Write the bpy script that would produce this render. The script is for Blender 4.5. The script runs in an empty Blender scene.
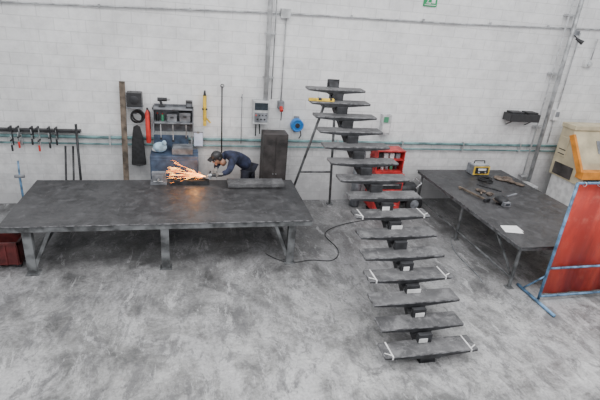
import bpy, bmesh, math, random
from mathutils import Vector as V, Matrix
random.seed(4)
S=bpy.context.scene
# ---------------------------------------------------------------- materials
def new_mat(name):
    m=bpy.data.materials.new(name); m.use_nodes=True
    nt=m.node_tree; return m,nt,nt.nodes,nt.links,nt.nodes['Principled BSDF']
def mat(name,col,rough=.6,metal=0.,amt=.12,scale=12.,bump=.0,emit=0,dust=0.):
    m,nt,N,L,P=new_mat(name)
    tc=N.new('ShaderNodeTexCoord'); nz=N.new('ShaderNodeTexNoise')
    nz.inputs['Scale'].default_value=scale; nz.inputs['Detail'].default_value=6
    L.new(tc.outputs['Object'],nz.inputs['Vector'])
    r=N.new('ShaderNodeValToRGB')
    a=[max(0,c*(1-amt*2)) for c in col]; b=[min(1,c*(1+amt*2)+dust) for c in col]
    r.color_ramp.elements[0].position=.36; r.color_ramp.elements[1].position=.64
    r.color_ramp.elements[0].color=(*a,1); r.color_ramp.elements[1].color=(*b,1)
    L.new(nz.outputs['Fac'],r.inputs['Fac']); L.new(r.outputs['Color'],P.inputs['Base Color'])
    P.inputs['Roughness'].default_value=rough; P.inputs['Metallic'].default_value=metal
    if bump:
        bp=N.new('ShaderNodeBump'); bp.inputs['Strength'].default_value=bump; bp.inputs['Distance'].default_value=.01
        L.new(nz.outputs['Fac'],bp.inputs['Height']); L.new(bp.outputs['Normal'],P.inputs['Normal'])
    if emit:
        P.inputs['Emission Color'].default_value=(*col,1); P.inputs['Emission Strength'].default_value=emit
    return m
def math_node(N,L,op,a,b=None,clamp=False):
    n=N.new('ShaderNodeMath'); n.operation=op; n.use_clamp=clamp
    for i,x in enumerate((a,b)):
        if x is None: continue
        if isinstance(x,(int,float)): n.inputs[i].default_value=x
        else: L.new(x,n.inputs[i])
    return n.outputs[0]
def noise(N,L,vec,scale,detail=6,rough=.6,dist=0.):
    n=N.new('ShaderNodeTexNoise'); n.inputs['Scale'].default_value=scale; n.inputs['Detail'].default_value=detail
    n.inputs['Roughness'].default_value=rough; n.inputs['Distortion'].default_value=dist
    L.new(vec,n.inputs['Vector']); return n.outputs['Fac']
def ramp(N,L,fac,stops):
    r=N.new('ShaderNodeValToRGB'); e=r.color_ramp.elements
    while len(e)<len(stops): e.new(.5)
    for i,(p,c) in enumerate(stops):
        e[i].position=p; e[i].color=(c,c,c,1) if isinstance(c,(int,float)) else (*c,1)
    L.new(fac,r.inputs['Fac']); return r.outputs['Color']
def mix(N,L,fac,a,b,mode='MIX'):
    n=N.new('ShaderNodeMix'); n.data_type='RGBA'; n.blend_type=mode
    for s,x in ((n.inputs[0],fac),(n.inputs[6],a),(n.inputs[7],b)):
        if isinstance(x,(int,float)): s.default_value=x if s==n.inputs[0] else (x,x,x,1)
        elif isinstance(x,tuple): s.default_value=(*x,1)
        else: L.new(x,s)
    return n.outputs[2]
def stretched(N,L,pos,sc,rz):
    mp=N.new('ShaderNodeMapping'); mp.inputs['Scale'].default_value=sc; mp.inputs['Rotation'].default_value=(0,0,rz)
    L.new(pos,mp.inputs[0]); return mp.outputs[0]
def floor_mat():
    m,nt,N,L,P=new_mat('worn_concrete')
    g=N.new('ShaderNodeNewGeometry'); pos=g.outputs['Position']
    sep=N.new('ShaderNodeSeparateXYZ'); L.new(pos,sep.inputs[0])
    a=noise(N,L,pos,.5,6,.6,.4); b=noise(N,L,pos,1.7,12,.74,.35); c=noise(N,L,pos,26,6,.75)
    base=ramp(N,L,b,[(.39,.15),(.46,.26),(.53,.36),(.61,.48)])
    col=mix(N,L,1.,base,ramp(N,L,a,[(.40,.70),(.58,1.10)]),'MULTIPLY')
    # pale dust drifts and worn patches
    s=noise(N,L,stretched(N,L,pos,(1,.7,1),.5),.9,12,.74,.6)
    col=mix(N,L,ramp(N,L,s,[(.49,0),(.60,.75)]),col,(.51,.51,.52))
    # darker towards the wall, with a noise-broken edge
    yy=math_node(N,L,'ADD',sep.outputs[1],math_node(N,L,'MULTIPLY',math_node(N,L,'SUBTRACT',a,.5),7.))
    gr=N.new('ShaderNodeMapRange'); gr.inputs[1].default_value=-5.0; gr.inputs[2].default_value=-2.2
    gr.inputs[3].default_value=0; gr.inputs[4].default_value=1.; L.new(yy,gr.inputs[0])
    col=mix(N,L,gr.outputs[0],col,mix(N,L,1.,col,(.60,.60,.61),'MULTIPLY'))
    # dark scuffs and oil stains
    for rz,sc,k,th in ((.6,(1.,.6,1),2.2,.54),(-.9,(.9,.45,1),4.2,.54),(.3,(1,.5,1),7.5,.545)):
        s2=noise(N,L,stretched(N,L,pos,sc,rz),k,12,.78,.6)
        col=mix(N,L,ramp(N,L,s2,[(th,0),(th+.065,.65)]),col,(.12,.12,.125))
    s3=noise(N,L,stretched(N,L,pos,(1,.3,1),1.1),5.,9,.8,.5)
    col=mix(N,L,ramp(N,L,s3,[(.56,0),(.62,.5)]),col,(.58,.58,.59))
    s5=noise(N,L,pos,1.3,5,.6,1.)
    col=mix(N,L,ramp(N,L,s5,[(.63,0),(.68,.6)]),col,(.10,.10,.105))
    col=mix(N,L,1.,col,ramp(N,L,c,[(.38,.78),(.62,1.14)]),'MULTIPLY')
    L.new(col,P.inputs['Base Color'])
    L.new(ramp(N,L,b,[(.4,.42),(.6,.70)]),P.inputs['Roughness'])
    bp=N.new('ShaderNodeBump'); bp.inputs['Strength'].default_value=.15; bp.inputs['Distance'].default_value=.01
    L.new(c,bp.inputs['Height']); L.new(bp.outputs['Normal'],P.inputs['Normal'])
    return m
def wall_mat():
    m,nt,N,L,P=new_mat('painted_blockwork')
    g=N.new('ShaderNodeNewGeometry'); pos=g.outputs['Position']
    sep=N.new('ShaderNodeSeparateXYZ'); L.new(pos,sep.inputs[0])
    cb=N.new('ShaderNodeCombineXYZ'); L.new(math_node(N,L,'ADD',sep.outputs[0],sep.outputs[1]),cb.inputs[0]); L.new(sep.outputs[2],cb.inputs[1])
    br=N.new('ShaderNodeTexBrick'); L.new(cb.outputs[0],br.inputs['Vector'])
    br.inputs['Scale'].default_value=1; br.inputs['Brick Width'].default_value=.5; br.inputs['Row Height'].default_value=.2
    br.inputs['Mortar Size'].default_value=.010; br.inputs['Mortar Smooth'].default_value=.6
    br.inputs['Color1'].default_value=(.86,.86,.865,1); br.inputs['Color2'].default_value=(.80,.80,.805,1); br.inputs['Mortar'].default_value=(.67,.67,.675,1)
    a=noise(N,L,pos,.8,7,.6,.4); b=noise(N,L,pos,5,8,.72)
    col=mix(N,L,1.,br.outputs['Color'],ramp(N,L,a,[(.38,.88),(.58,1.04)]),'MULTIPLY')
    col=mix(N,L,1.,col,ramp(N,L,b,[(.36,.88),(.56,1.03)]),'MULTIPLY')
    mp=N.new('ShaderNodeMapping'); mp.inputs['Scale'].default_value=(3,3,.25); L.new(pos,mp.inputs[0]); dr=noise(N,L,mp.outputs[0],2.2,9,.75)
    col=mix(N,L,ramp(N,L,dr,[(.56,0),(.67,.3)]),col,(.52,.52,.52))
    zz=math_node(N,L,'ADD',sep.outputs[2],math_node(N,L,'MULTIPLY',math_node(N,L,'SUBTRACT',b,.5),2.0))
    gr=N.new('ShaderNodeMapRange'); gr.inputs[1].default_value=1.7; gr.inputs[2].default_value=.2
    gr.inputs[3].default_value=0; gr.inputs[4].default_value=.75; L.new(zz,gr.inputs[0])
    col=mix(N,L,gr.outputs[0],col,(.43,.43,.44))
    L.new(col,P.inputs['Base Color']); P.inputs['Roughness'].default_value=.7
    bp=N.new('ShaderNodeBump'); bp.inputs['Strength'].default_value=.45; bp.inputs['Distance'].default_value=.01
    h=mix(N,L,.25,br.outputs['Color'],b); L.new(h,bp.inputs['Height']); L.new(bp.outputs['Normal'],P.inputs['Normal'])
    return m
def plate_mat(name,lo,hi,rough=.42,metal=.35,scr=.45):
    m,nt,N,L,P=new_mat(name)
    g=N.new('ShaderNodeNewGeometry'); pos=g.outputs['Position']
    a=noise(N,L,pos,1.5,10,.72,.4); b=noise(N,L,pos,5,10,.76,.5)
    col=ramp(N,L,a,[(.40,lo),(.50,tuple((x+y)/2 for x,y in zip(lo,hi))),(.60,hi)])
    col=mix(N,L,ramp(N,L,b,[(.50,0),(.61,.65)]),col,tuple(min(1,x*1.6) for x in hi))
    col=mix(N,L,ramp(N,L,noise(N,L,pos,2.6,9,.8,.6),[(.53,0),(.62,.65)]),col,tuple(x*.6 for x in lo))
    for sc,rz in (((.25,1,1),.35),((1,.3,1),-.5)):
        s=noise(N,L,stretched(N,L,pos,sc,rz),13,7,.8,.4)
        col=mix(N,L,ramp(N,L,s,[(.58,0),(.65,scr)]),col,tuple(min(1,x*2.2) for x in hi))
    L.new(col,P.inputs['Base Color']); P.inputs['Metallic'].default_value=metal
    L.new(ramp(N,L,b,[(.4,rough-.06),(.6,rough+.2)]),P.inputs['Roughness'])
    return m
M={}
M['floor']=floor_mat(); M['wall']=wall_mat()
M['plate']=plate_mat('mill_scale_plate',(.046,.046,.049),(.082,.082,.086),.42)
M['tread']=plate_mat('raw_steel_tread',(.09,.09,.095),(.165,.165,.17),.5)
M['edge']=mat('worn_steel_edge',(.20,.20,.21),.5,.3,.3,14)
M['frame']=mat('grey_painted_steel',(.13,.135,.14),.55,.2,.3,6)
M['dark']=mat('dark_steel',(.035,.036,.04),.5,.3,.2,10)
M['black']=mat('black_rubber',(.018,.018,.02),.6,0,.2,20)
M['plastic']=mat('black_plastic',(.03,.03,.033),.4,0,.1,10)
M['galv']=mat('galvanised_conduit',(.42,.43,.44),.45,.4,.15,8)
M['pipeblue']=mat('teal_painted_pipe',(.17,.30,.31),.5,.1,.2,5)
M['lgrey']=mat('light_grey_enamel',(.48,.49,.50),.5,0,.12,8)
M['mgrey']=mat('mid_grey_enamel',(.20,.21,.23),.5,0,.2,8)
M['sgrey']=mat('shelf_grey',(.15,.155,.17),.55,.1,.2,8)
M['white']=mat('white_plastic',(.72,.72,.72),.5,0,.08,8)
M['paper']=mat('paper',(.85,.85,.86),.8,0,.03,8)
M['paperb']=mat('bluish_paper',(.66,.72,.88),.8,0,.05,8)
M['red']=mat('red_enamel',(.42,.03,.03),.45,0,.2,7)
M['dred']=mat('dull_dark_red',(.09,.014,.014),.6,0,.3,5)
M['brightred']=mat('bright_red',(.6,.04,.03),.45,0,.1,10)
M['green']=mat('sign_green',(.0,.28,.09),.5,0,.04,5)
M['greenp']=mat('dull_green',(.06,.25,.14),.5,0,.1,5)
M['blue']=mat('frame_blue',(.10,.20,.33),.45,.1,.3,9)
M['cabblue']=mat('cabinet_slate_blue',(.055,.08,.13),.55,.1,.25,6)
M['reelblue']=mat('reel_blue',(.03,.22,.62),.4,0,.08,6)
M['ltblue']=mat('light_blue_cloth',(.35,.5,.62),.8,0,.2,9)
M['yellow']=mat('tool_yellow',(.75,.50,.05),.45,0,.15,8)
M['cream']=mat('machine_cream',(.58,.50,.34),.55,0,.1,3)
M['orange']=mat('machine_orange',(.72,.26,.03),.5,0,.12,5)
M['wood']=mat('dirty_wood',(.14,.11,.085),.7,0,.3,6)
M['brown']=mat('dark_locker_paint_and_shadow',(.055,.048,.047),.6,.1,.25,4)
M['leather']=mat('welding_leather',(.13,.10,.08),.8,0,.3,10,.3)
M['steel']=mat('bright_steel',(.45,.46,.47),.35,.7,.25,12)
M['navy']=mat('navy_workwear',(.022,.028,.060),.85,0,.3,9,.4)
M['trouser']=mat('dark_trousers',(.02,.022,.035),.85,0,.25,9,.3)
M['skin']=mat('skin',(.48,.27,.19),.55,0,.06,20)
M['glove']=mat('grey_glove',(.26,.25,.24),.8,0,.2,25)
M['hair']=mat('dark_hair',(.012,.010,.009),.7,0,.2,60)
M['screen']=mat('display_glass',(.02,.03,.04),.15)
M['spark']=mat('hot_spark',(1.,.26,.025),.5,0,.0,5,0,9)
M['sparkw']=mat('white_hot_spark',(1.,.48,.09),.5,0,.0,5,0,15)
def curtain_mat():
    m,nt,N,L,P=new_mat('red_welding_curtain')
    g=N.new('ShaderNodeNewGeometry'); pos=g.outputs['Position']
    mp=N.new('ShaderNodeMapping'); mp.inputs['Scale'].default_value=(2.2,2.2,.5); L.new(pos,mp.inputs[0])
    a=noise(N,L,mp.outputs[0],1.1,5,.6,.3); b=noise(N,L,pos,2.4,8,.7)
    col=ramp(N,L,a,[(.36,(.30,.020,.012)),(.5,(.46,.036,.020)),(.64,(.58,.065,.035))])
    col=mix(N,L,ramp(N,L,b,[(.54,0),(.66,.35)]),col,(.56,.18,.13))
    col=mix(N,L,ramp(N,L,noise(N,L,mp.outputs[0],3.5,7,.7),[(.54,0),(.66,.55)]),col,(.17,.014,.01))
    L.new(col,P.inputs['Base Color']); P.inputs['Roughness'].default_value=.4
    return m
M['curtain']=curtain_mat()
# ---------------------------------------------------------------- mesh builder
class B:
    def __init__(s): s.bm=bmesh.new(); s.m=[]
    def mi(s,k):
        if k not in s.m: s.m.append(k)
        return s.m.index(k)
    def _tag(s,vs,k,smooth=False):
        i=s.mi(k); fs=set(f for v in vs for f in v.link_faces)
        for f in fs: f.material_index=i; f.smooth=smooth
    def box(s,c,d,k,rot=None):
        mtx=Matrix.Translation(c)@((rot.to_4x4()) if rot else Matrix())@Matrix.Diagonal((*d,1))
        r=bmesh.ops.create_cube(s.bm,size=1,matrix=mtx); s._tag(r['verts'],k); return s
    def bb(s,a,b,k):
        a=V(a);b=V(b); return s.box((a+b)/2,[abs(x) for x in (b-a)],k)
    def cyl(s,p,q,r,k,r2=None,seg=14,cap=True):
        p=V(p);q=V(q);d=q-p
        if d.length<1e-6: return s
        rot=V((0,0,1)).rotation_difference(d.normalized()).to_matrix().to_4x4()
        x=bmesh.ops.create_cone(s.bm,cap_ends=cap,segments=seg,radius1=r,radius2=r if r2 is None else r2,depth=d.length,matrix=Matrix.Translation((p+q)/2)@rot)
        s._tag(x['verts'],k,True)
        return s
    def sph(s,c,r,k,sc=(1,1,1),rot=None,seg=14):
        x=bmesh.ops.create_uvsphere(s.bm,u_segments=seg,v_segments=max(6,seg//2+2),radius=r,matrix=Matrix.Translation(c)@(rot.to_4x4() if rot else Matrix())@Matrix.Diagonal((*sc,1)))
        s._tag(x['verts'],k,True); return s
    def tube(s,pts,r,k,seg=10):
        for a,b in zip(pts,pts[1:]): s.cyl(a,b,r,k,seg=seg)
        for p in pts[1:-1]: s.sph(p,r*1.01,k,seg=8)
        return s
    def beam(s,p,q,w,h,k,up=(0,0,1)):
        p=V(p);q=V(q);d=(q-p); z=d.normalized(); x=V(up).cross(z)
        if x.length<1e-4: x=V((1,0,0))
        x.normalize(); y=z.cross(x); R=Matrix((x,y,z)).transposed()
        return s.box((p+q)/2,(w,h,d.length),k,R)
    def torus(s,c,R,r,k,axis=(0,1,0),seg=24,arc=1.):
        q=V((0,0,1)).rotation_difference(V(axis).normalized()).to_matrix()
        pts=[V(c)+q@V((R*math.cos(t),R*math.sin(t),0)) for t in [2*math.pi*arc*i/seg for i in range(seg+1)]]
        return s.tube(pts,r,k,seg=8)
    def hexa(s,bot,top,k):
        vs=[s.bm.verts.new(p) for p in bot+top]; n=len(bot)
        fs=[s.bm.faces.new(vs[:n][::-1]),s.bm.faces.new(vs[n:])]
        for i in range(n): fs.append(s.bm.faces.new((vs[i],vs[(i+1)%n],vs[n+(i+1)%n],vs[n+i])))
        i=s.mi(k)
        for f in fs: f.material_index=i
        return s
    def prism(s,poly,ext,k):
        a=[V(p) for p in poly]; e=V(ext); return s.hexa(a,[p+e for p in a],k)
    def done(s,name,bevel=.004,parent=None):
        bmesh.ops.recalc_face_normals(s.bm,faces=s.bm.faces)
        me=bpy.data.meshes.new(name); s.bm.to_mesh(me); s.bm.free()
        for k in s.m: me.materials.append(M[k])
        o=bpy.data.objects.new(name,me); S.collection.objects.link(o)
        if bevel:
            b=o.modifiers.new('bevel','BEVEL'); b.width=bevel; b.segments=2; b.limit_method='ANGLE'; b.angle_limit=math.radians(50)
        if parent: o.parent=parent
        return o
def curve_obj(name,pts,r,k,parent=None):
    cu=bpy.data.curves.new(name,'CURVE'); cu.dimensions='3D'; cu.bevel_depth=r; cu.bevel_resolution=3
    sp=cu.splines.new('NURBS'); sp.points.add(len(pts)-1); sp.order_u=4; sp.use_endpoint_u=True
    for i,p in enumerate(pts): sp.points[i].co=(*p,1)
    cu.materials.append(M[k]); o=bpy.data.objects.new(name,cu); S.collection.objects.link(o)
    if parent: o.parent=parent
    return o
# ---------------------------------------------------------------- shell
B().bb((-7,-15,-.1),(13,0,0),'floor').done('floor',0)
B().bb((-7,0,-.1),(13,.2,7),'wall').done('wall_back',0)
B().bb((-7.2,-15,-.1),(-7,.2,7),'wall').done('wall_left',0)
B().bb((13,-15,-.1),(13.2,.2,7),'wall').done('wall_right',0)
# ---------------------------------------------------------------- left steel table
b=B()
x0,x1,y0,y1=-2.6,1.88,-2.66,-.85
b.bb((x0,y0,.778),(x1,y1,.80),'plate')
for y in (y0+.05,y1-.05): b.bb((x0+.02,y-.04,.70),(x1-.02,y+.04,.777),'frame')
b.bb((x0+.002,y0-.003,.784),(x1-.002,y0,.799),'edge')
for x in (x0+.06,-1.5,-.41,.6,x1-.06): b.bb((x-.04,y0+.09,.70),(x+.04,y1-.09,.775),'frame')
for y in (y0+.08,y1-.1):
    for x in (-2.27,-.41,1.55):
        b.bb((x-.06,y-.05,0.01),(x+.06,y+.05,.70),'frame'); b.bb((x-.09,y-.08,0),(x+.09,y+.08,.012),'frame')
for x in (-2.27,1.55):
    b.bb((x-.035,y0+.1,.14),(x+.035,y1-.12,.21),'frame')
b.beam((-2.24,y0+.08,.1),(-1.98,y0+.08,.70),.05,.05,'frame')
b.beam((1.5,y0+.08,.12),(1.28,y0+.08,.70),.05,.05,'frame')
b.done('steel_work_table',.004)
# ---------------------------------------------------------------- staircase
b=B()
xs=[2.79,2.77,2.79,2.80,2.81,2.81,2.81,2.78,2.69,2.60,2.55,2.52,2.50,2.47,2.46]
P=[]
for i in range(15):
    t=i/14; P.append(V((xs[i],-5.02+3.80*t,.20+2.44*t)))
for i,p in enumerate(P):
    w=(1.22-.2*i/14)/2; d=.13
    if i==1: w-=.05
    z=p.z; x,y=p.x,p.y
    b.bb((x-w,y-d,z-.010),(x+w,y+d,z+.012),'tread')
    b.bb((x-w,y-d-.002,z-.008),(x+w,y-d,z+.010),'edge')
    for yy in (y-d+.002,y+d-.014):
        b.prism([(x-w,yy,z-.010),(x-w,yy,z-.026),(x-.14,yy,z-.06),(x+.14,yy,z-.06),(x+w,yy,z-.026),(x+w,yy,z-.010)],(0,.012,0),'dark')
    for sx in (-1,1): b.bb((x+sx*w-.006,y-d+.003,z-.026),(x+sx*w+.004,y+d-.003,z+.008),'edge')
    b.bb((x-.13,y-d+.02,z-.09),(x+.13,y+d-.02,z-.02),'dark')
for i,(a,c) in enumerate(zip(P,P[1:])):
    a2=a+V((0,.02,-.12)); c2=c+V((0,.02,-.12))
    b.beam(a2,c2,.19,.10,'dark')
    b.bb((c.x-.09,a.y+.06,a.z-.03),(c.x+.09,a.y+.12,c.z-.05),'dark')
    if i in (0,1,2,3,5,6):
        b.bb((c.x-.085+.03*(i%2),a.y+.052,a.z+.018),(c.x+.03+.04*(i%3),a.y+.06,a.z+.075),'white')
top=P[-1]; b.beam(top+V((0,0,-.12)),top+V((0,.22,.10)),.17,.10,'dark')
b.bb((top.x-.11,top.y+.16,top.z-.05),(top.x+.11,top.y+.18,top.z+.14),'dark')
b.bb((P[0].x-.1,P[0].y-.05,0),(P[0].x+.1,P[0].y+.15,.12),'dark')
b.bb((P[0].x-.11,P[0].y-.06,0),(P[0].x+.11,P[0].y+.18,.012),'dark')
for i in (0,3,6):
    p=P[i]; w=(1.22-.2*i/14)/2
    for sx in (-1,1):
        xx=p.x+sx*(w-.09); b.bb((xx-.009,p.y-.135,p.z-.03),(xx+.009,p.y+.132,p.z+.015),'white')
        b.beam((xx,p.y-.11,p.z+.016),(xx+sx*.085,p.y-.06,p.z+.016),.014,.005,'white')
b.done('steel_staircase',.002)
b=B(); p=P[13]
b.bb((p.x-.56,p.y-.08,p.z+.014),(p.x-.12,p.y-.02,p.z+.06),'yellow'); b.bb((p.x-.40,p.y-.085,p.z+.03),(p.x-.34,p.y-.015,p.z+.065),'plastic')
b.bb((p.x-.2,p.y-.085,p.z+.03),(p.x-.16,p.y-.015,p.z+.065),'plastic')
b.done('spirit_level',.005)
b=B()
b.tube([(1.98,-.25,0.02),(2.34,-1.02,2.3)],.025,'frame'); b.tube([(2.92,-.25,0.02),(2.55,-1.02,2.3)],.025,'frame')
b.tube([(2.12,-.53,.85),(2.79,-.53,.85)],.02,'frame'); b.bb((2.3,-1.10,2.28),(2.6,-.95,2.33),'frame')
for x in (1.98,2.92): b.bb((x-.06,-.31,0),(x+.06,-.19,.02),'frame')
b.done('prop_stand',.0)
# ---------------------------------------------------------------- right bench
b=B()
x0,x1,y0,y1=4.88,7.05,-3.78,-.22
b.bb((x0,y0,.785),(x1,y1,.80),'plate'); b.bb((x0-.002,y0,.787),(x0,y1,.799),'edge')
for x in (x0+.04,x1-.04): b.bb((x-.025,y0+.02,.73),(x+.025,y1-.02,.785),'frame')
for y in (y0+.04,-2.6,-1.4,y1-.04): b.bb((x0+.06,y-.025,.73),(x1-.06,y+.025,.785),'frame')
for x in (x0+.1,x1-.1):
    for y in (y0+.12,-2.0,y1-.12):
        b.cyl((x,y,.01),(x,y,.73),.028,'frame'); b.bb((x-.06,y-.06,0),(x+.06,y+.06,.01),'frame')
    b.cyl((x,y0+.12,.18),(x,y1-.12,.18),.02,'frame')
b.beam((x0+.1,y0+.14,.2),(x0+.1,y0+.75,.72),.03,.03,'frame')
b.done('steel_workbench',.002)
# ---------------------------------------------------------------- welding screen
scr=bpy.data.objects.new('welding_screen',None); S.collection.objects.link(scr)
b=B(); sx0,sx1,sy=5.22,7.5,-4.05
for x in (sx0,sx1):
    b.tube([(x,sy,.03),(x,sy,1.96)],.022,'blue')
    b.tube([(x-.06,sy+.42,.03),(x-.06,sy-.42,.03)],.024,'blue')
    b.tube([(x-.06,sy+.30,.03),(x,sy,.45)],.014,'blue')
for z in (1.96,.58,.08): b.tube([(sx0,sy,z),(sx1,sy,z)],.018,'blue')
b.done('frame',0,scr)
b=B(); n=80
def yy(x): return sy+.03+.008*math.sin(x*11)+.005*math.sin(x*27+1)
for i in range(n):
    xa=sx0+.03+(sx1-sx0-.06)*i/n; xb=sx0+.03+(sx1-sx0-.06)*(i+1)/n
    vs=[b.bm.verts.new(q) for q in ((xa,yy(xa),.1),(xb,yy(xb),.1),(xb,yy(xb)*.3+(sy+.03)*.7,1.93),(xa,yy(xa)*.3+(sy+.03)*.7,1.93))]
    f=b.bm.faces.new(vs); f.material_index=b.mi('curtain'); f.smooth=True
bmesh.ops.remove_doubles(b.bm,verts=b.bm.verts,dist=.0005)
o=b.done('curtain',0,scr); sm=o.modifiers.new('thick','SOLIDIFY'); sm.thickness=.004
b=B()
for i in range(9):
    x=sx0+.12+i*(sx1-sx0-.24)/8; b.torus((x,sy,1.945),.032,.005,'steel',axis=(1,0,0),seg=12)
b.done('rings',0,scr)
# ---------------------------------------------------------------- wall services
W=-.021
b=B()
b.tube([(-6.9,-.045,3.42),(1.7,-.045,3.78),(5.2,-.045,3.86),(12.9,-.045,4.16)],.016,'galv')
for x in [-6,-4.5,-3,-1.5,0,3,4.5,6,7.4,8.9,10.4]:
    z=3.42+(x+6.9)*(.36/8.6) if x<1.7 else 3.78+(x-1.7)*.032
    b.bb((x-.015,-.065,z-.03),(x+.015,W,z+.03),'galv')
b.bb((1.62,-.12,3.70),(1.80,W,3.86),'lgrey')
b.done('cable_conduit',.002)
b=B()
b.cyl((1.41,-.115,2.2),(1.41,-.115,6.5),.045,'lgrey'); b.cyl((1.53,-.08,2.2),(1.53,-.08,6.5),.012,'galv')
for z in (2.6,3.4,4.2,5.2): b.bb((1.35,-.12,z),(1.55,W,z+.03),'galv')
b.done('cable_riser_pipe',.0)
b=B(); b.cyl((1.73,-.05,2.18),(1.73,-.05,3.69),.013,'galv'); b.done('cable_riser_pipe',0)
b=B()
b.cyl((7.93,-.16,.02),(7.93,-.16,6.5),.045,'galv'); b.cyl((7.75,-.135,.02),(7.75,-.135,6.5),.018,'lgrey')
for z in (.6,1.8,3.0,4.2,5.4): b.bb((7.72,-.16,z),(7.98,W,z+.035),'galv')
b.done('downpipe',0)
b=B()
for z,r in ((1.36,.028),(1.23,.018)):
    b.cyl((-6.9,-.06,z),(12.9,-.06,z),r,'pipeblue')
for i in range(13):
    x=-6+i*1.5; b.bb((x-.015,-.09,1.19),(x+.015,W,1.40),'galv')
b.done('air_supply_pipe',0)
b=B(); b.bb((4.45,-.03,4.13),(4.73,0,4.33),'green'); b.bb((4.50,-.034,4.18),(4.60,-.03,4.20),'white'); b.bb((4.47,-.034,4.15),(4.71,-.03,4.165),'white')
b.bb((4.61,-.034,4.19),(4.69,-.03,4.30),'white'); b.sph((4.54,-.032,4.29),.018,'white',(1,.2,1)); b.beam((4.55,-.032,4.27),(4.52,-.032,4.21),.02,.004,'white',(0,1,0)); b.done('exit_sign',.001)
b=B(); b.bb((8.58,-.08,3.20),(8.80,0,3.36),'white'); b.sph((8.69,-.09,3.27),.06,'lgrey',(1,.6,1)); b.cyl((8.72,-.06,3.36),(8.73,-.06,3.80),.013,'galv'); b.done('fire_alarm',.01)
b=B(); b.bb((8.17,-.09,1.98),(8.33,0,2.22),'white'); b.bb((8.20,-.10,2.06),(8.30,-.09,2.18),'mgrey'); b.cyl((8.25,-.04,2.22),(8.25,-.04,3.9),.013,'galv'); b.cyl((8.25,-.04,1.98),(8.25,-.04,1.42),.013,'galv'); b.done('socket_box',.006)
b=B(); b.bb((8.02,-.10,3.84),(8.18,-.0,3.94),'mgrey'); b.tube([(8.09,-.06,3.84),(8.12,-.18,3.76)],.012,'dark'); b.cyl((8.08,-.14,3.78),(8.18,-.26,3.70),.022,'plastic',.05); b.done('wall_spotlight',.003)
b=B(); X0,X1=6.88,7.62
b.bb((X0,-.30,1.96),(X1,-.02,1.98),'plastic'); b.bb((X0,-.31,1.96),(X1,-.29,2.13),'plastic')
for x in (X0,(X0+X1)/2,X1): b.bb((x-.01,-.30,1.96),(x+.01,-.02,2.13),'plastic')
for x in (X0+.12,X1-.12): b.beam((x,-.02,1.84),(x,-.22,1.96),.02,.02,'dark',(1,0,0))
b.bb((X0+.03,-.27,1.98),(X0+.33,-.05,2.17),'dark'); b.bb((X0+.42,-.27,1.98),(X0+.70,-.05,2.17),'black')
b.done('wall_storage_rack',.006)
b=B(); b.bb((1.17,-.18,1.72),(1.49,0,2.18),'lgrey'); b.bb((1.20,-.19,2.0),(1.46,-.18,2.14),'screen'); b.bb((1.20,-.19,1.76),(1.46,-.18,1.95),'mgrey')
for i in range(4): b.cyl((1.23+.065*i,-.185,1.90),(1.23+.065*i,-.205,1.90),.014,'brightred' if i==0 else 'dark')
for i in range(3): b.cyl((1.26+.07*i,-.185,1.82),(1.26+.07*i,-.205,1.82),.018,'dark')
b.tube([(1.25,-.08,1.72),(1.25,-.08,1.45)],.012,'black'); b.tube([(1.32,-.08,1.72),(1.33,-.10,1.5)],.012,'black')
b.done('control_panel',.006)
b=B(); b.bb((1.67,-.12,2.02),(1.79,0,2.17),'mgrey'); b.cyl((1.73,-.12,2.06),(1.73,-.2,2.0),.035,'brightred'); b.tube([(1.73,-.18,2.0),(1.74,-.14,1.8)],.01,'black'); b.done('power_socket',.004)
b=B(); b.bb((1.36,-.50,.02),(1.84,-.12,1.60),'brown'); b.bb((1.38,-.51,.06),(1.59,-.50,1.56),'brown'); b.bb((1.61,-.51,.06),(1.82,-.50,1.56),'brown'); b.cyl((1.57,-.51,.8),(1.57,-.54,.8),.012,'steel')
b.cyl((1.63,-.51,.8),(1.63,-.54,.8),.012,'steel')
for k in range(4):
    b.bb((1.43,-.513,1.40+.03*k),(1.54,-.51,1.41+.03*k),'black'); b.bb((1.66,-.513,1.40+.03*k),(1.77,-.51,1.41+.03*k),'black')
b.done('steel_locker',.006)
b=B(); b.cyl((2.08,-.05,1.71),(2.08,-.17,1.71),.13,'reelblue',seg=24); b.cyl((2.08,-.17,1.71),(2.08,-.19,1.71),.05,'plastic'); b.torus((2.08,-.18,1.71),.11,.014,'reelblue'); b.bb((2.03,-.06,1.55),(2.13,0,1.87),'mgrey'); b.tube([(2.15,-.12,1.62),(2.18,-.12,1.5),(2.14,-.12,1.43)],.01,'black'); b.done('hose_reel',.002)
b=B(); b.bb((-3.4,-.11,1.44),(-2.0,-.0,1.49),'dark'); b.done('tool_rail',.003)
for i,(x,c) in enumerate([(-3.12,'dark'),(-3.0,'brightred'),(-2.78,'dark'),(-2.68,'brightred'),(-2.5,'dark'),(-2.38,'dark')]):
    b=B(); l=1.2+.06*(i%3)
    b.bb((x-.008,-.14,l),(x+.008,-.112,1.56),'steel' if c!='dark' else 'dark'); b.bb((x-.012,-.25,1.53),(x+.012,-.112,1.56),'dark'); b.bb((x-.012,-.24,l+.1),(x+.012,-.112,l+.125),'dark')
    b.cyl((x,-.22,l),(x,-.22,l+.2),.007,'steel'); b.cyl((x,-.22,l-.08),(x,-.22,l+.03),.017,c); b.done('bar_clamp',.001)
b=B(); b.cyl((-2.02,-.40,.02),(-2.05,-.14,1.62),.022,'dark'); b.done('steel_bar',0)
b=B(); b.cyl((-2.28,-.55,.02),(-2.27,-.13,1.2),.018,'dark'); b.done('steel_bar',0)
b=B(); b.cyl((-2.16,-.50,.02),(-2.14,-.13,1.2),.018,'dark'); b.done('steel_bar',0)
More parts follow.
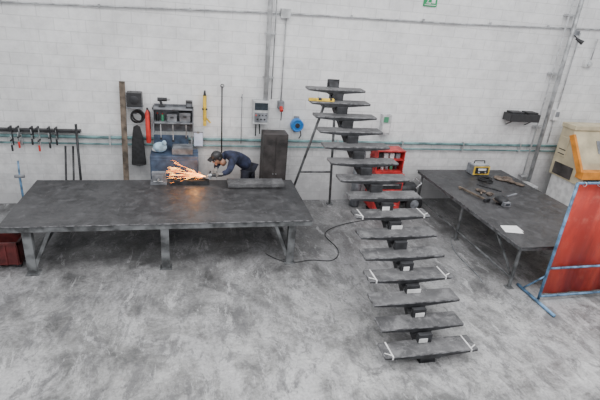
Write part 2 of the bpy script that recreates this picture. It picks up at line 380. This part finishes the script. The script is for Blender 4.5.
b=B(); b.beam((-1.24,-.30,.02),(-1.21,-.12,2.42),.10,.035,'wood',(0,1,0)); b.done('timber_plank',.004)
b=B()
b.bb((-.68,-.04,1.50),(0.02,0,2.02),'sgrey'); b.bb((-.70,-.26,1.96),(.04,-.0,1.985),'mgrey'); b.bb((-.70,-.26,1.70),(.04,-.0,1.72),'mgrey')
for x in (-.70,.02): b.bb((x,-.26,1.5),(x+.02,0,1.985),'mgrey')
b.done('tool_shelf',.003)
b=B(); b.bb((-1.14,-.22,1.98),(-.88,-.02,2.24),'plastic'); b.cyl((-1.01,-.225,2.11),(-1.01,-.235,2.11),.08,'dark'); b.torus((-1.01,-.12,2.25),.06,.012,'plastic',seg=16,arc=.5); b.bb((-1.15,-.24,1.955),(-.87,0,1.98),'mgrey'); b.done('tool_case',.03)
def drill(x,z,c):
    b=B(); b.cyl((x-.11,-.14,z+.14),(x+.06,-.14,z+.14),.035,c); b.cyl((x+.06,-.14,z+.14),(x+.12,-.14,z+.14),.02,'steel',.012); b.beam((x-.06,-.14,z+.12),(x-.03,-.14,z+.03),.045,.035,'plastic',(0,1,0)); b.bb((x-.09,-.18,z),(x+.02,-.10,z+.04),'plastic'); b.done('cordless_drill',.003)
drill(-.50,1.987,'dark')
b=B(); b.bb((-.10,-.2,1.987),(.02,-.08,2.12),'plastic'); b.bb((-.09,-.205,2.02),(.01,-.2,2.08),'mgrey'); b.torus((-.04,-.14,2.12),.035,.008,'plastic',seg=12,arc=.5); b.done('workshop_radio',.01)
b=B()
for x,c,h in ((-.62,'dark',.13),(-.53,'greenp',.12)):
    b.cyl((x,-.12,1.722),(x,-.12,1.722+h),.028,c,seg=12); b.cyl((x,-.12,1.722+h),(x,-.12,1.745+h),.013,'brightred')
b.done('spray_cans',.002)
for xx,w,h,c in ((-.44,.17,.14,'mgrey'),(-.22,.2,.17,'sgrey')):
    b=B(); b.bb((xx,-.22,1.722),(xx+w,-.06,1.722+h),c); b.bb((xx-.005,-.225,1.722+h*.72),(xx+w+.005,-.055,1.722+h+.008),c); b.bb((xx+w/2-.03,-.235,1.722+h*.55),(xx+w/2+.03,-.22,1.722+h*.75),'dark'); b.done('storage_box',.006)
b=B()
for i,(x,l) in enumerate([(-.56,.26),(-.34,.3),(-.10,.24)]):
    b.bb((x-.008,-.29,1.68-l),(x+.008,-.275,1.69),'steel'); b.bb((x-.022,-.298,1.66-l),(x+.022,-.268,1.70-l),'dark')
b.bb((-.64,-.275,1.675),(-.04,-.262,1.695),'dark')
b.done('hanging_wrenches',.001)
b=B(); b.cyl((-.79,-.22,1.32),(-.79,-.22,1.88),.045,'brightred'); b.cyl((-.79,-.22,1.88),(-.79,-.22,1.94),.045,'brightred',.02); b.cyl((-.79,-.22,1.94),(-.79,-.22,1.98),.018,'dark'); b.tube([(-.79,-.22,1.97),(-.74,-.26,1.9),(-.74,-.26,1.6)],.008,'black'); b.bb((-.82,-.20,1.75),(-.76,-.0,1.78),'dark'); b.done('fire_extinguisher',.002)
b=B()
for i in range(5): b.torus((-1.0+.012*i,-.08-.025*i,1.76+.015*i),.10+.008*(i%3),.013,'black',axis=(.1*i-.2,1,.1),seg=20)
b.bb((-1.02,-.22,1.86),(-.98,0,1.88),'dark'); b.done('coiled_cable',0)
b=B(); b.prism([(-1.13,-.17,.85),(-.98,-.19,.83),(-.86,-.18,.86),(-.89,-.17,1.38),(-.94,-.16,1.60),(-1.0,-.16,1.63),(-1.06,-.16,1.60),(-1.10,-.16,1.35)],(0,.04,0),'black'); b.bb((-1.01,-.14,1.58),(-.99,0,1.60),'dark'); b.done('welding_apron',.012)
b=B(); b.cyl((.25,-.10,1.75),(.25,-.10,2.22),.035,'yellow'); b.cyl((.25,-.10,2.22),(.25,-.10,2.32),.03,'plastic',.015); b.bb((.22,-.12,1.64),(.28,-.08,1.76),'yellow'); b.beam((.25,-.10,1.82),(.36,-.10,1.70),.03,.025,'yellow',(0,1,0)); b.bb((.20,-.13,1.95),(.30,-.07,1.98),'plastic'); b.bb((.24,-.07,2.05),(.26,0,2.07),'dark'); b.done('caulking_gun',.003)
b=B(); b.cyl((.58,-.11,1.1),(.57,-.11,2.40),.014,'dark'); b.torus((.575,-.11,2.42),.03,.008,'dark',seg=12); b.bb((.565,-.12,2.38),(.585,0,2.40),'dark'); b.done('pry_bar',0)
b=B(); b.cyl((.96,-.11,1.3),(.955,-.11,2.28),.008,'mgrey'); b.bb((.945,-.12,2.2),(.965,0,2.21),'dark'); b.done('welding_rod',0)
b=B(); b.bb((.045,-.125,1.24),(.21,-.12,1.50),'paperb'); b.bb((.04,-.12,1.22),(.22,-.105,1.52),'mgrey')
b.bb((.10,-.13,1.49),(.15,-.12,1.53),'steel'); b.bb((.11,-.11,1.42),(.14,0,1.45),'mgrey'); b.done('clipboard',.001)
b=B(); b.bb((-.75,-.62,.06),(.12,-.15,1.18),'cabblue')
for x in (-.75,-.31): b.bb((x+.015,-.635,.12),(x+.42,-.62,1.12),'cabblue')
b.bb((-.36,-.65,.6),(-.34,-.63,.75),'steel'); b.bb((-.27,-.65,.6),(-.25,-.63,.75),'steel')
b.bb((-.70,-.18,1.18),(-.06,-.15,1.46),'cabblue'); b.bb((-.72,-.58,0),(.09,-.2,.06),'dark'); b.done('tool_cabinet',.006)
b=B(); b.sph((-.58,-.40,1.285),.13,'ltblue',(1,.8,.75)); b.sph((-.50,-.43,1.37),.055,'ltblue',(.8,.8,1)); b.sph((-.64,-.38,1.235),.09,'white',(1,.8,.5)); b.done('cloth_bag',0)
b=B(); b.bb((-.36,-.55,1.182),(.02,-.25,1.30),'sgrey'); b.bb((-.34,-.53,1.30),(0,-.27,1.32),'mgrey'); b.torus((-.17,-.4,1.31),.05,.01,'dark',seg=14,arc=.5); b.done('toolbox',.01)
# ---------------------------------------------------------------- work pieces on left table
b=B(); b.bb((.62,-1.30,.86),(1.66,-1.0,.885),'tread'); b.bb((.62,-1.30,.82),(1.66,-1.285,.86),'tread'); b.bb((.62,-1.015,.82),(1.66,-1.0,.86),'tread')
b.bb((.75,-1.28,.80),(.85,-1.02,.86),'dark'); b.bb((1.42,-1.28,.80),(1.52,-1.02,.86),'dark'); b.done('stair_tread_blank',.002)
b=B(); b.bb((-.72,-1.10,.80),(-.44,-.90,.84),'mgrey'); b.bb((-.70,-1.0,.84),(-.46,-.92,1.0),'mgrey'); b.bb((-.68,-1.09,.84),(-.50,-1.02,.97),'sgrey'); b.cyl((-.58,-1.02,.9),(-.58,-1.2,.9),.018,'steel'); b.cyl((-.66,-1.19,.9),(-.50,-1.19,.9),.008,'steel'); b.done('bench_vise',.004)
b=B(); b.bb((-.38,-1.12,.80),(.30,-.98,.86),'dark'); b.bb((-.38,-1.12,.86),(.30,-1.11,.885),'dark'); b.bb((-.38,-.99,.86),(.30,-.98,.885),'dark'); b.done('steel_channel',.002)
# ---------------------------------------------------------------- sparks
b=B(); o0=V((.24,-1.05,.945))
for i in range(135):
    d=V((-1,random.gauss(-.02,.22),random.gauss(.16,.20))).normalized()
    s=random.random()**1.0*.62; l=random.uniform(.05,.18)
    p=o0+d*s; q=o0+d*(s+l); p.z-=.14*s*s; q.z-=.14*(s+l)**2
    if q.z<.89 or p.z<.89: continue
    b.cyl(p,q,.0014,'spark' if random.random()<.6 else 'sparkw',.0005,seg=4)
b.done('grinding_sparks',0)
# ---------------------------------------------------------------- worker
def skin_obj(name,verts,edges,rad,k,parent,roots=(0,),sub=2):
    me=bpy.data.meshes.new(name); me.from_pydata([tuple(v) for v in verts],edges,[]); me.materials.append(M[k])
    o=bpy.data.objects.new(name,me); S.collection.objects.link(o); o.parent=parent
    m=o.modifiers.new('skin','SKIN'); m.use_smooth_shade=True; m.branch_smoothing=.6
    sv=me.skin_vertices[0].data
    for i,r in enumerate(rad):
        sv[i].radius=(r,r) if isinstance(r,(int,float)) else r
        sv[i].use_root=(i in roots)
    s=o.modifiers.new('sub','SUBSURF'); s.levels=sub; s.render_levels=sub
    return o
wk=bpy.data.objects.new('metal_worker',None); S.collection.objects.link(wk)
pel=V((1.08,-.46,.95))
vs=[pel,(.96,-.54,1.07),(.82,-.61,1.18),(.70,-.67,1.23),(.62,-.71,1.235),
    (.76,-.80,1.20),(.66,-1.0,1.02),(.53,-1.06,.995),
    (.64,-.54,1.22),(.46,-.66,1.04),(.44,-.80,1.01)]
ed=[(0,1),(1,2),(2,3),(3,4),(3,5),(5,6),(6,7),(3,8),(8,9),(9,10)]
rd=[.150,.15,.165,.13,.068,.09,.062,.047,.09,.062,.047]
skin_obj('jacket',vs,ed,rd,'navy',wk)
vs=[(1.06,-.47,.97),(1.02,-.56,.85),(.96,-.62,.48),(1.02,-.60,.10),(1.14,-.38,.85),(1.18,-.34,.48),(1.22,-.28,.10)]
skin_obj('trousers',vs,[(0,1),(1,2),(2,3),(0,4),(4,5),(5,6)],[.14,.095,.07,.055,.095,.07,.055],'trouser',wk)
b=B()
for x,y in ((1.02,-.60),(1.22,-.28)):
    b.sph((x-.07,y-.03,.05),.055,'black',(2.2,.9,.85)); b.cyl((x,y,.04),(x,y,.17),.055,'black',.06); b.bb((x-.18,y-.07,0),(x+.06,y+.02,.025),'black')
b.done('boots',.004,wk)
Fh=V((-.78,-.38,-.50)).normalized(); Lh=V((0,0,1)).cross(Fh).normalized(); Uh=Fh.cross(Lh).normalized()
R=Matrix((Lh,-Fh,Uh)).transposed()
hc=V((.455,-.775,1.205))
hb=bmesh.new(); r=bmesh.ops.create_uvsphere(hb,u_segments=28,v_segments=20,radius=1)
for v in hb.verts:
    x,y,z=v.co
    w=.077; d=.098; h=.118
    if z<0: w*=1-.28*min(1,-z)**1.2
    if z<-.2 and y>0: y*=.75
    f=1.0
    if y<-.3 and -.15<z<.25: f=.97
    v.co=(x*w,y*d*f,z*h)
for f in hb.faces: f.smooth=True
b=B(); b.bm.free(); b.bm=hb; b.m=['skin']
b.sph((0,-.100,-.018),.016,'skin',(.8,1.1,1.5))
for sx in (-1,1):
    b.sph((sx*.031,-.084,.012),.013,'white',seg=10); b.sph((sx*.031,-.094,.012),.006,'hair',seg=8)
    b.sph((sx*.031,-.090,.032),.014,'hair',(1.3,.4,.3)); b.sph((sx*.078,.012,0),.026,'skin',(.35,.8,1.2))
b.sph((0,-.082,-.062),.018,'brightred',(1.2,.4,.3)); b.sph((0,-.075,-.095),.022,'skin')
b.cyl((0,.03,-.07),(0,.07,-.19),.055,'skin',.06)
b.sph((0,.022,.022),.098,'hair',(.88,1.0,1.12),seg=20)
b.sph((0,.005,.055),.094,'plastic',(.92,1.12,.95),seg=20); b.box((0,-.125,.062),(.13,.09,.008),'plastic',Matrix.Rotation(.2,3,'X'))
b.box((0,-.098,.014),(.12,.012,.04),'screen'); b.torus((0,.0,.014),.086,.006,'plastic',axis=(0,0,1))
for sx in (-1,1): b.sph((sx*.088,.015,0),.032,'dark',(.5,.9,1.15))
bmesh.ops.transform(b.bm,matrix=Matrix.Translation(hc)@R.to_4x4(),verts=b.bm.verts)
b.done('head',0,wk)
def hand(name,w,d,n,s):
    w=V(w);d=V(d).normalized();n=V(n);n=(n-d*n.dot(d)).normalized(); s=V(s);s=(s-d*s.dot(d)-n*s.dot(n)).normalized()
    vs=[];ed=[];rd=[];roots=[]
    def chain(pts,rs):
        i0=len(vs); roots.append(i0)
        for j,(p,r) in enumerate(zip(pts,rs)):
            vs.append(p); rd.append(r)
            if j: ed.append((i0+j-1,i0+j))
    chain([w-d*.03,w+d*.01,w+d*.05,w+d*.085],[.028,.028,(.036,.020),(.036,.018)])
    for k,(o,l) in enumerate(((.032,.92),(.011,1.0),(-.011,.95),(-.031,.78))):
        p=w+d*.06+s*o; pts=[p]; p=w+d*(.092-.004*abs(k-1))+s*o; pts.append(p); a=.35
        for seg in (.042*l,.028*l,.022*l):
            a+=.62; p=p+(d*math.cos(a)+n*math.sin(a))*seg; pts.append(p)
        chain(pts,[.009,.0105,.0098,.009,.0078])
    p=w+d*.03+s*.02; chain([p,p+s*.025+d*.015+n*.01,p+s*.032+d*.045+n*.03,p+s*.02+d*.07+n*.042],[.012,.0125,.011,.009])
    return skin_obj(name,vs,ed,rd,'glove',wk,roots,1)
hand('hand_left',(.53,-1.06,.995),(-1,.05,-.12),(.1,.35,-1),(0,1,.4))
hand('hand_right',(.44,-.80,1.01),(-.35,-.9,-.15),(.3,-.1,-1),(.9,-.4,.1))
b=B(); b.cyl((.53,-1.02,.955),(.34,-1.045,.965),.028,'plastic',.032); b.cyl((.34,-1.045,.965),(.27,-1.05,.965),.035,'steel',.032)
b.cyl((.285,-1.05,.93),(.285,-1.05,.915),.062,'mgrey',seg=24); b.cyl((.285,-1.05,.93),(.285,-1.05,.96),.022,'steel'); b.cyl((.30,-1.04,.97),(.33,-.90,.985),.016,'plastic')
b.cyl((.56,-1.02,.952),(.53,-1.02,.955),.02,'plastic'); b.done('angle_grinder',.002)
# ---------------------------------------------------------------- red tool trolley + others by wall
b=B(); X0,X1,Y0,Y1=3.62,4.22,-.95,-.45
b.bb((X0,Y0,.14),(X1,Y1,.95),'red')
for i in range(5): b.bb((X0+.03,Y0-.012,.18+.15*i),(X1-.03,Y0,.31+.15*i),'dark' if i%2 else 'red'); b.bb((X0+.1,Y0-.03,.27+.15*i),(X1-.1,Y0-.012,.285+.15*i),'steel')
b.bb((X0,Y1-.03,.95),(X1,Y1,1.40),'mgrey')
for z in (.95,1.2,1.38): b.bb((X0-.01,Y0+.12,z),(X1+.01,Y1,z+.025),'red')
for x in (X0,X1-.02): b.bb((x,Y0+.12,.95),(x+.02,Y1,1.40),'red')
for i in range(5): b.cyl((X0+.09+.1*i,Y0+.25,.975),(X0+.09+.1*i,Y0+.25,1.12),.032,['dark','lgrey','mgrey','greenp','dark'][i])
for i in range(4): b.bb((X0+.05+.13*i,Y0+.2,1.225),(X0+.14+.13*i,Y1-.08,1.33),['dark','lgrey','white','mgrey'][i])
for x in (X0+.08,X1-.08):
    for y in (Y0+.08,Y1-.08): b.cyl((x-.02,y,.06),(x+.02,y,.06),.06,'black'); b.bb((x-.03,y-.03,.08),(x+.03,y+.03,.14),'steel')
b.done('tool_trolley',.004)
b=B(); b.bb((3.92,-.14,1.55),(4.12,-.0,1.98),'lgrey'); b.bb((3.94,-.15,1.82),(4.05,-.14,1.94),'greenp'); b.bb((3.94,-.15,1.6),(4.10,-.14,1.78),'white'); b.done('first_aid_cabinet',.006)
b=B(); b.cyl((3.45,-.35,.02),(3.45,-.35,1.2),.11,'mgrey',seg=20); b.sph((3.45,-.35,1.2),.11,'mgrey'); b.cyl((3.45,-.35,1.28),(3.45,-.35,1.42),.035,'steel'); b.torus((3.45,-.35,1.4),.05,.008,'dark',axis=(0,0,1)); b.done('gas_cylinder',0)
b=B(); dx=-.52
b.cyl((4.75+dx+.1,-.45,.42),(5.25+dx,-.45,.42),.17,'dark',seg=20); b.sph((4.85+dx,-.45,.42),.17,'dark',(.4,1,1)); b.sph((5.25+dx,-.45,.42),.17,'dark',(.4,1,1))
for y in (-.72,-.20): b.cyl((5.2+dx,y-.03,.19),(5.2+dx,y+.03,.19),.19,'black',seg=24); b.cyl((5.2+dx,y-.035,.19),(5.2+dx,y+.035,.19),.10,'mgrey')
b.bb((4.8+dx,-.55,0),(4.86+dx,-.35,.3),'dark'); b.bb((4.8+dx,-.56,.57),(5.0+dx,-.35,.68),'plastic'); b.tube([(5.2+dx,-.72,.19),(5.2+dx,-.20,.19)],.02,'steel'); b.tube([(5.25+dx,-.6,.5),(5.36+dx,-.6,.62),(5.36+dx,-.3,.62),(5.25+dx,-.3,.5)],.015,'steel'); b.done('air_compressor',.003)
# ---------------------------------------------------------------- on right bench
b=B(); b.bb((6.02,-.62,.815),(6.42,-.36,1.03),'mgrey'); b.bb((6.02,-.63,.83),(6.42,-.62,1.02),'yellow'); b.bb((6.06,-.64,.86),(6.38,-.63,1.0),'dark'); b.cyl((6.14,-.64,.89),(6.14,-.67,.89),.02,'steel'); b.cyl((6.3,-.64,.89),(6.3,-.67,.89),.02,'steel'); b.bb((6.12,-.645,.93),(6.32,-.64,.98),'white')
b.bb((6.05,-.58,1.03),(6.39,-.40,1.05),'lgrey'); b.tube([(6.08,-.49,1.04),(6.1,-.49,1.11),(6.34,-.49,1.11),(6.36,-.49,1.04)],.012,'dark')
for x in (6.06,6.38):
    for y in (-.60,-.38): b.cyl((x,y,.80),(x,y,.816),.015,'black')
b.done('welding_machine',.006)
def coil(name,c,R,k,n=4,r=.012):
    b=B()
    for i in range(n): b.torus((c[0]+random.uniform(-.02,.02),c[1]+random.uniform(-.02,.02),c[2]+r+i*r*1.5),R*random.uniform(.85,1.1),r,k,axis=(random.uniform(-.05,.05),random.uniform(-.05,.05),1))
    b.done(name,0)
coil('welding_cable',(6.12,-.95,.806),.13,'black')
def blob(name,pts,k,h=.05):
    b=B()
    for (x,y,sx,sy,sz,rz) in pts: b.sph((x,y,.803+h*sz*.97),h,k,(sx,sy,sz),Matrix.Rotation(rz,3,'Z'))
    o=b.done(name,0); m=o.modifiers.new('rm','REMESH'); m.mode='VOXEL'; m.voxel_size=.008; m.use_smooth_shade=True
blob('leather_jacket',[(6.60,-.95,3.6,1.4,.5,-.5),(6.78,-1.2,2.4,1.6,.5,-.9),(6.52,-.82,2.,1.6,.7,.2),(6.66,-1.05,1.2,2.6,.8,.3),(6.70,-.9,.8,2.2,.9,.9)],'leather')
blob('welding_glove',[(5.62,-1.55,2.2,1.1,.6,-.9),(5.70,-1.72,1.5,.5,.45,-1.2),(5.76,-1.68,1.5,.5,.45,-.9),(5.66,-1.75,1.3,.45,.45,-1.4),(5.56,-1.66,1.1,.45,.45,-2.1)],'leather')
b=B()
b.beam((5.25,-1.35,.835),(5.42,-2.0,.835),.035,.035,'wood'); b.box((5.43,-2.04,.84),(.14,.05,.06),'dark',Matrix.Rotation(.25,3,'Z')); b.bb((5.235,-1.42,.80),(5.275,-1.38,.82),'wood'); b.bb((5.40,-2.06,.80),(5.46,-2.02,.82),'dark'); b.done('hammer',.004)
b=B(); b.sph((5.66,-2.15,.885),.12,'dark',(1,1.15,.7)); b.bb((5.60,-2.33,.81),(5.74,-2.25,.90),'mgrey'); b.bb((5.63,-2.34,.85),(5.71,-2.33,.88),'screen'); b.torus((5.66,-2.12,.86),.125,.01,'leather',axis=(0,0,1)); b.done('welding_helmet',.004)
b=B(); b.box((5.14,-3.20,.802),(.30,.21,.002),'paper',Matrix.Rotation(-.25,3,'Z')); b.box((5.17,-3.15,.804),(.30,.21,.002),'paper',Matrix.Rotation(-.1,3,'Z')); b.done('drawing_sheets',0)
b=B(); b.box((5.95,-1.35,.81),(.5,.05,.02),'dark',Matrix.Rotation(-.9,3,'Z')); b.done('steel_offcut',.001)
b=B(); b.box((6.2,-1.75,.81),(.35,.04,.02),'mgrey',Matrix.Rotation(.4,3,'Z')); b.done('steel_offcut',.001)
# ---------------------------------------------------------------- machine at right
b=B()
b.bb((8.35,-1.15,0),(9.9,-.35,.78),'white'); b.bb((8.40,-1.17,.1),(9.0,-1.15,.7),'lgrey'); b.bb((9.1,-1.17,.1),(9.8,-1.15,.7),'lgrey')
b.prism([(8.30,-1.2,.78),(8.30,-.3,.78),(8.30,-.3,1.95),(8.30,-.6,1.95),(8.30,-1.05,1.25)],(1.7,0,0),'cream')
b.bb((8.26,-1.28,.95),(10.0,-1.08,1.12),'orange'); b.bb((8.28,-.68,1.90),(10.0,-.28,2.0),'cream')
b.prism([(8.25,-1.24,1.1),(8.25,-.72,1.82),(8.25,-.60,1.76),(8.25,-1.10,1.05)],(.06,0,0),'orange')
b.bb((8.45,-1.19,.80),(9.9,-1.10,.9),'dark'); b.box((9.1,-.86,1.57),(.5,.02,.3),'mgrey',Matrix.Rotation(-.57,3,'X'))
for i in range(3): b.sph((8.95+.15*i,-.9,1.56),.022,'brightred' if i==0 else 'dark')
for i in range(5): b.bb((8.5+.28*i,-1.175,.3),(8.52+.28*i,-1.16,.6),'mgrey')
b.bb((8.28,-.95,.82),(8.30,-.4,1.10),'brown'); b.bb((8.28,-.62,1.25),(8.30,-.38,1.7),'cream'); b.bb((8.27,-.60,1.30),(8.29,-.40,1.32),'dark'); b.bb((8.27,-.60,1.40),(8.29,-.40,1.42),'dark')  # brown panel is the shadow below the cream hood, put in as colour
b.done('sheet_bending_machine',.012)
b=B(); b.bb((7.35,-.62,0),(7.8,-.3,.5),'white'); b.bb((7.33,-.64,.5),(7.82,-.28,.54),'lgrey'); b.bb((7.5,-.65,.3),(7.65,-.62,.33),'dark'); b.done('waste_bin',.02)
b=B()
X0,X1,Y0,Y1=-3.3,-2.48,-2.40,-1.9
b.bb((X0,Y0,.05),(X1,Y1,.08),'dred')
for (a,c) in (((X0,Y0),(X1,Y0+.02)),((X0,Y1-.02),(X1,Y1)),((X0,Y0),(X0+.02,Y1)),((X1-.02,Y0),(X1,Y1))): b.bb((a[0],a[1],.08),(c[0],c[1],.40),'dred')
for i in range(6): b.bb((X0+.06+.14*i,Y0-.015,.05),(X0+.09+.14*i,Y0,.40),'dred')
for x in (X0+.05,X1-.05):
    for y in (Y0+.05,Y1-.05): b.bb((x-.04,y-.04,0),(x+.04,y+.04,.06),'dark')
b.bb((X0-.02,Y0-.02,.38),(X1+.02,Y0+.02,.42),'dred'); b.bb((X1-.02,Y0-.02,.38),(X1+.02,Y1+.02,.42),'dred'); b.done('steel_crate',.003)
b=B(); b.cyl((-3.0,-.45,.02),(-3.0,-.45,.72),.02,'blue'); b.tube([(-3.0,-.45,.7),(-3.02,-.35,.98)],.015,'blue'); b.bb((-3.12,-.6,0),(-2.88,-.3,.025),'blue'); b.cyl((-3.08,-.45,.72),(-2.92,-.45,.72),.03,'mgrey'); b.done('roller_stand',.004)
curve_obj('air_hose',[(1.2,-2.3,.012),(1.5,-2.75,.012),(1.9,-2.45,.012),(2.3,-2.75,.012),(2.6,-2.2,.012),(2.3,-1.7,.012),(2.7,-1.3,.012),(3.4,-1.1,.012),(3.7,-1.05,.012)],.007,'dark')
curve_obj('power_cable',[(4.9,-2.0,.01),(4.5,-2.6,.01),(4.75,-3.1,.01),(4.6,-3.5,.01)],.006,'mgrey')
# ---------------------------------------------------------------- light
w=bpy.data.worlds.new('World'); S.world=w; w.use_nodes=True
bg=w.node_tree.nodes['Background']; bg.inputs[0].default_value=(.955,.975,1,1); bg.inputs[1].default_value=1.05
def area(name,loc,sx,sy,e,rot=(0,0,0),c=(1,.99,.98)):
    l=bpy.data.lights.new(name,'AREA'); l.shape='RECTANGLE'; l.size=sx; l.size_y=sy; l.energy=e; l.color=c
    o=bpy.data.objects.new(name,l); o.location=loc; o.rotation_euler=rot; S.collection.objects.link(o)
area('overhead_area_light',(2.5,-5,7.0),12,3,540); area('overhead_area_light',(2.5,-10,7.0),12,3,480)  # unseen overhead area lights giving the hall its soft light
l=bpy.data.lights.new('spark_glow','POINT'); l.energy=4; l.color=(1,.45,.12); l.shadow_soft_size=.08; o=bpy.data.objects.new('spark_glow',l); o.location=(.05,-1.05,1.02); S.collection.objects.link(o)
# ---------------------------------------------------------------- camera
X=V((0.97264,0.01148,-0.23203)); Y=V((-0.21755,0.39543,-0.89236)); Z=V((0.0815,0.91842,0.38711))
cd=bpy.data.cameras.new('camera'); cam=bpy.data.objects.new('camera',cd); S.collection.objects.link(cam); S.camera=cam
cd.sensor_width=36; cd.lens=36*451/600; cd.clip_start=.1
cam.matrix_world=Matrix.Translation((0,-8.9,3.86))@Matrix((X,Y,Z)).to_4x4()
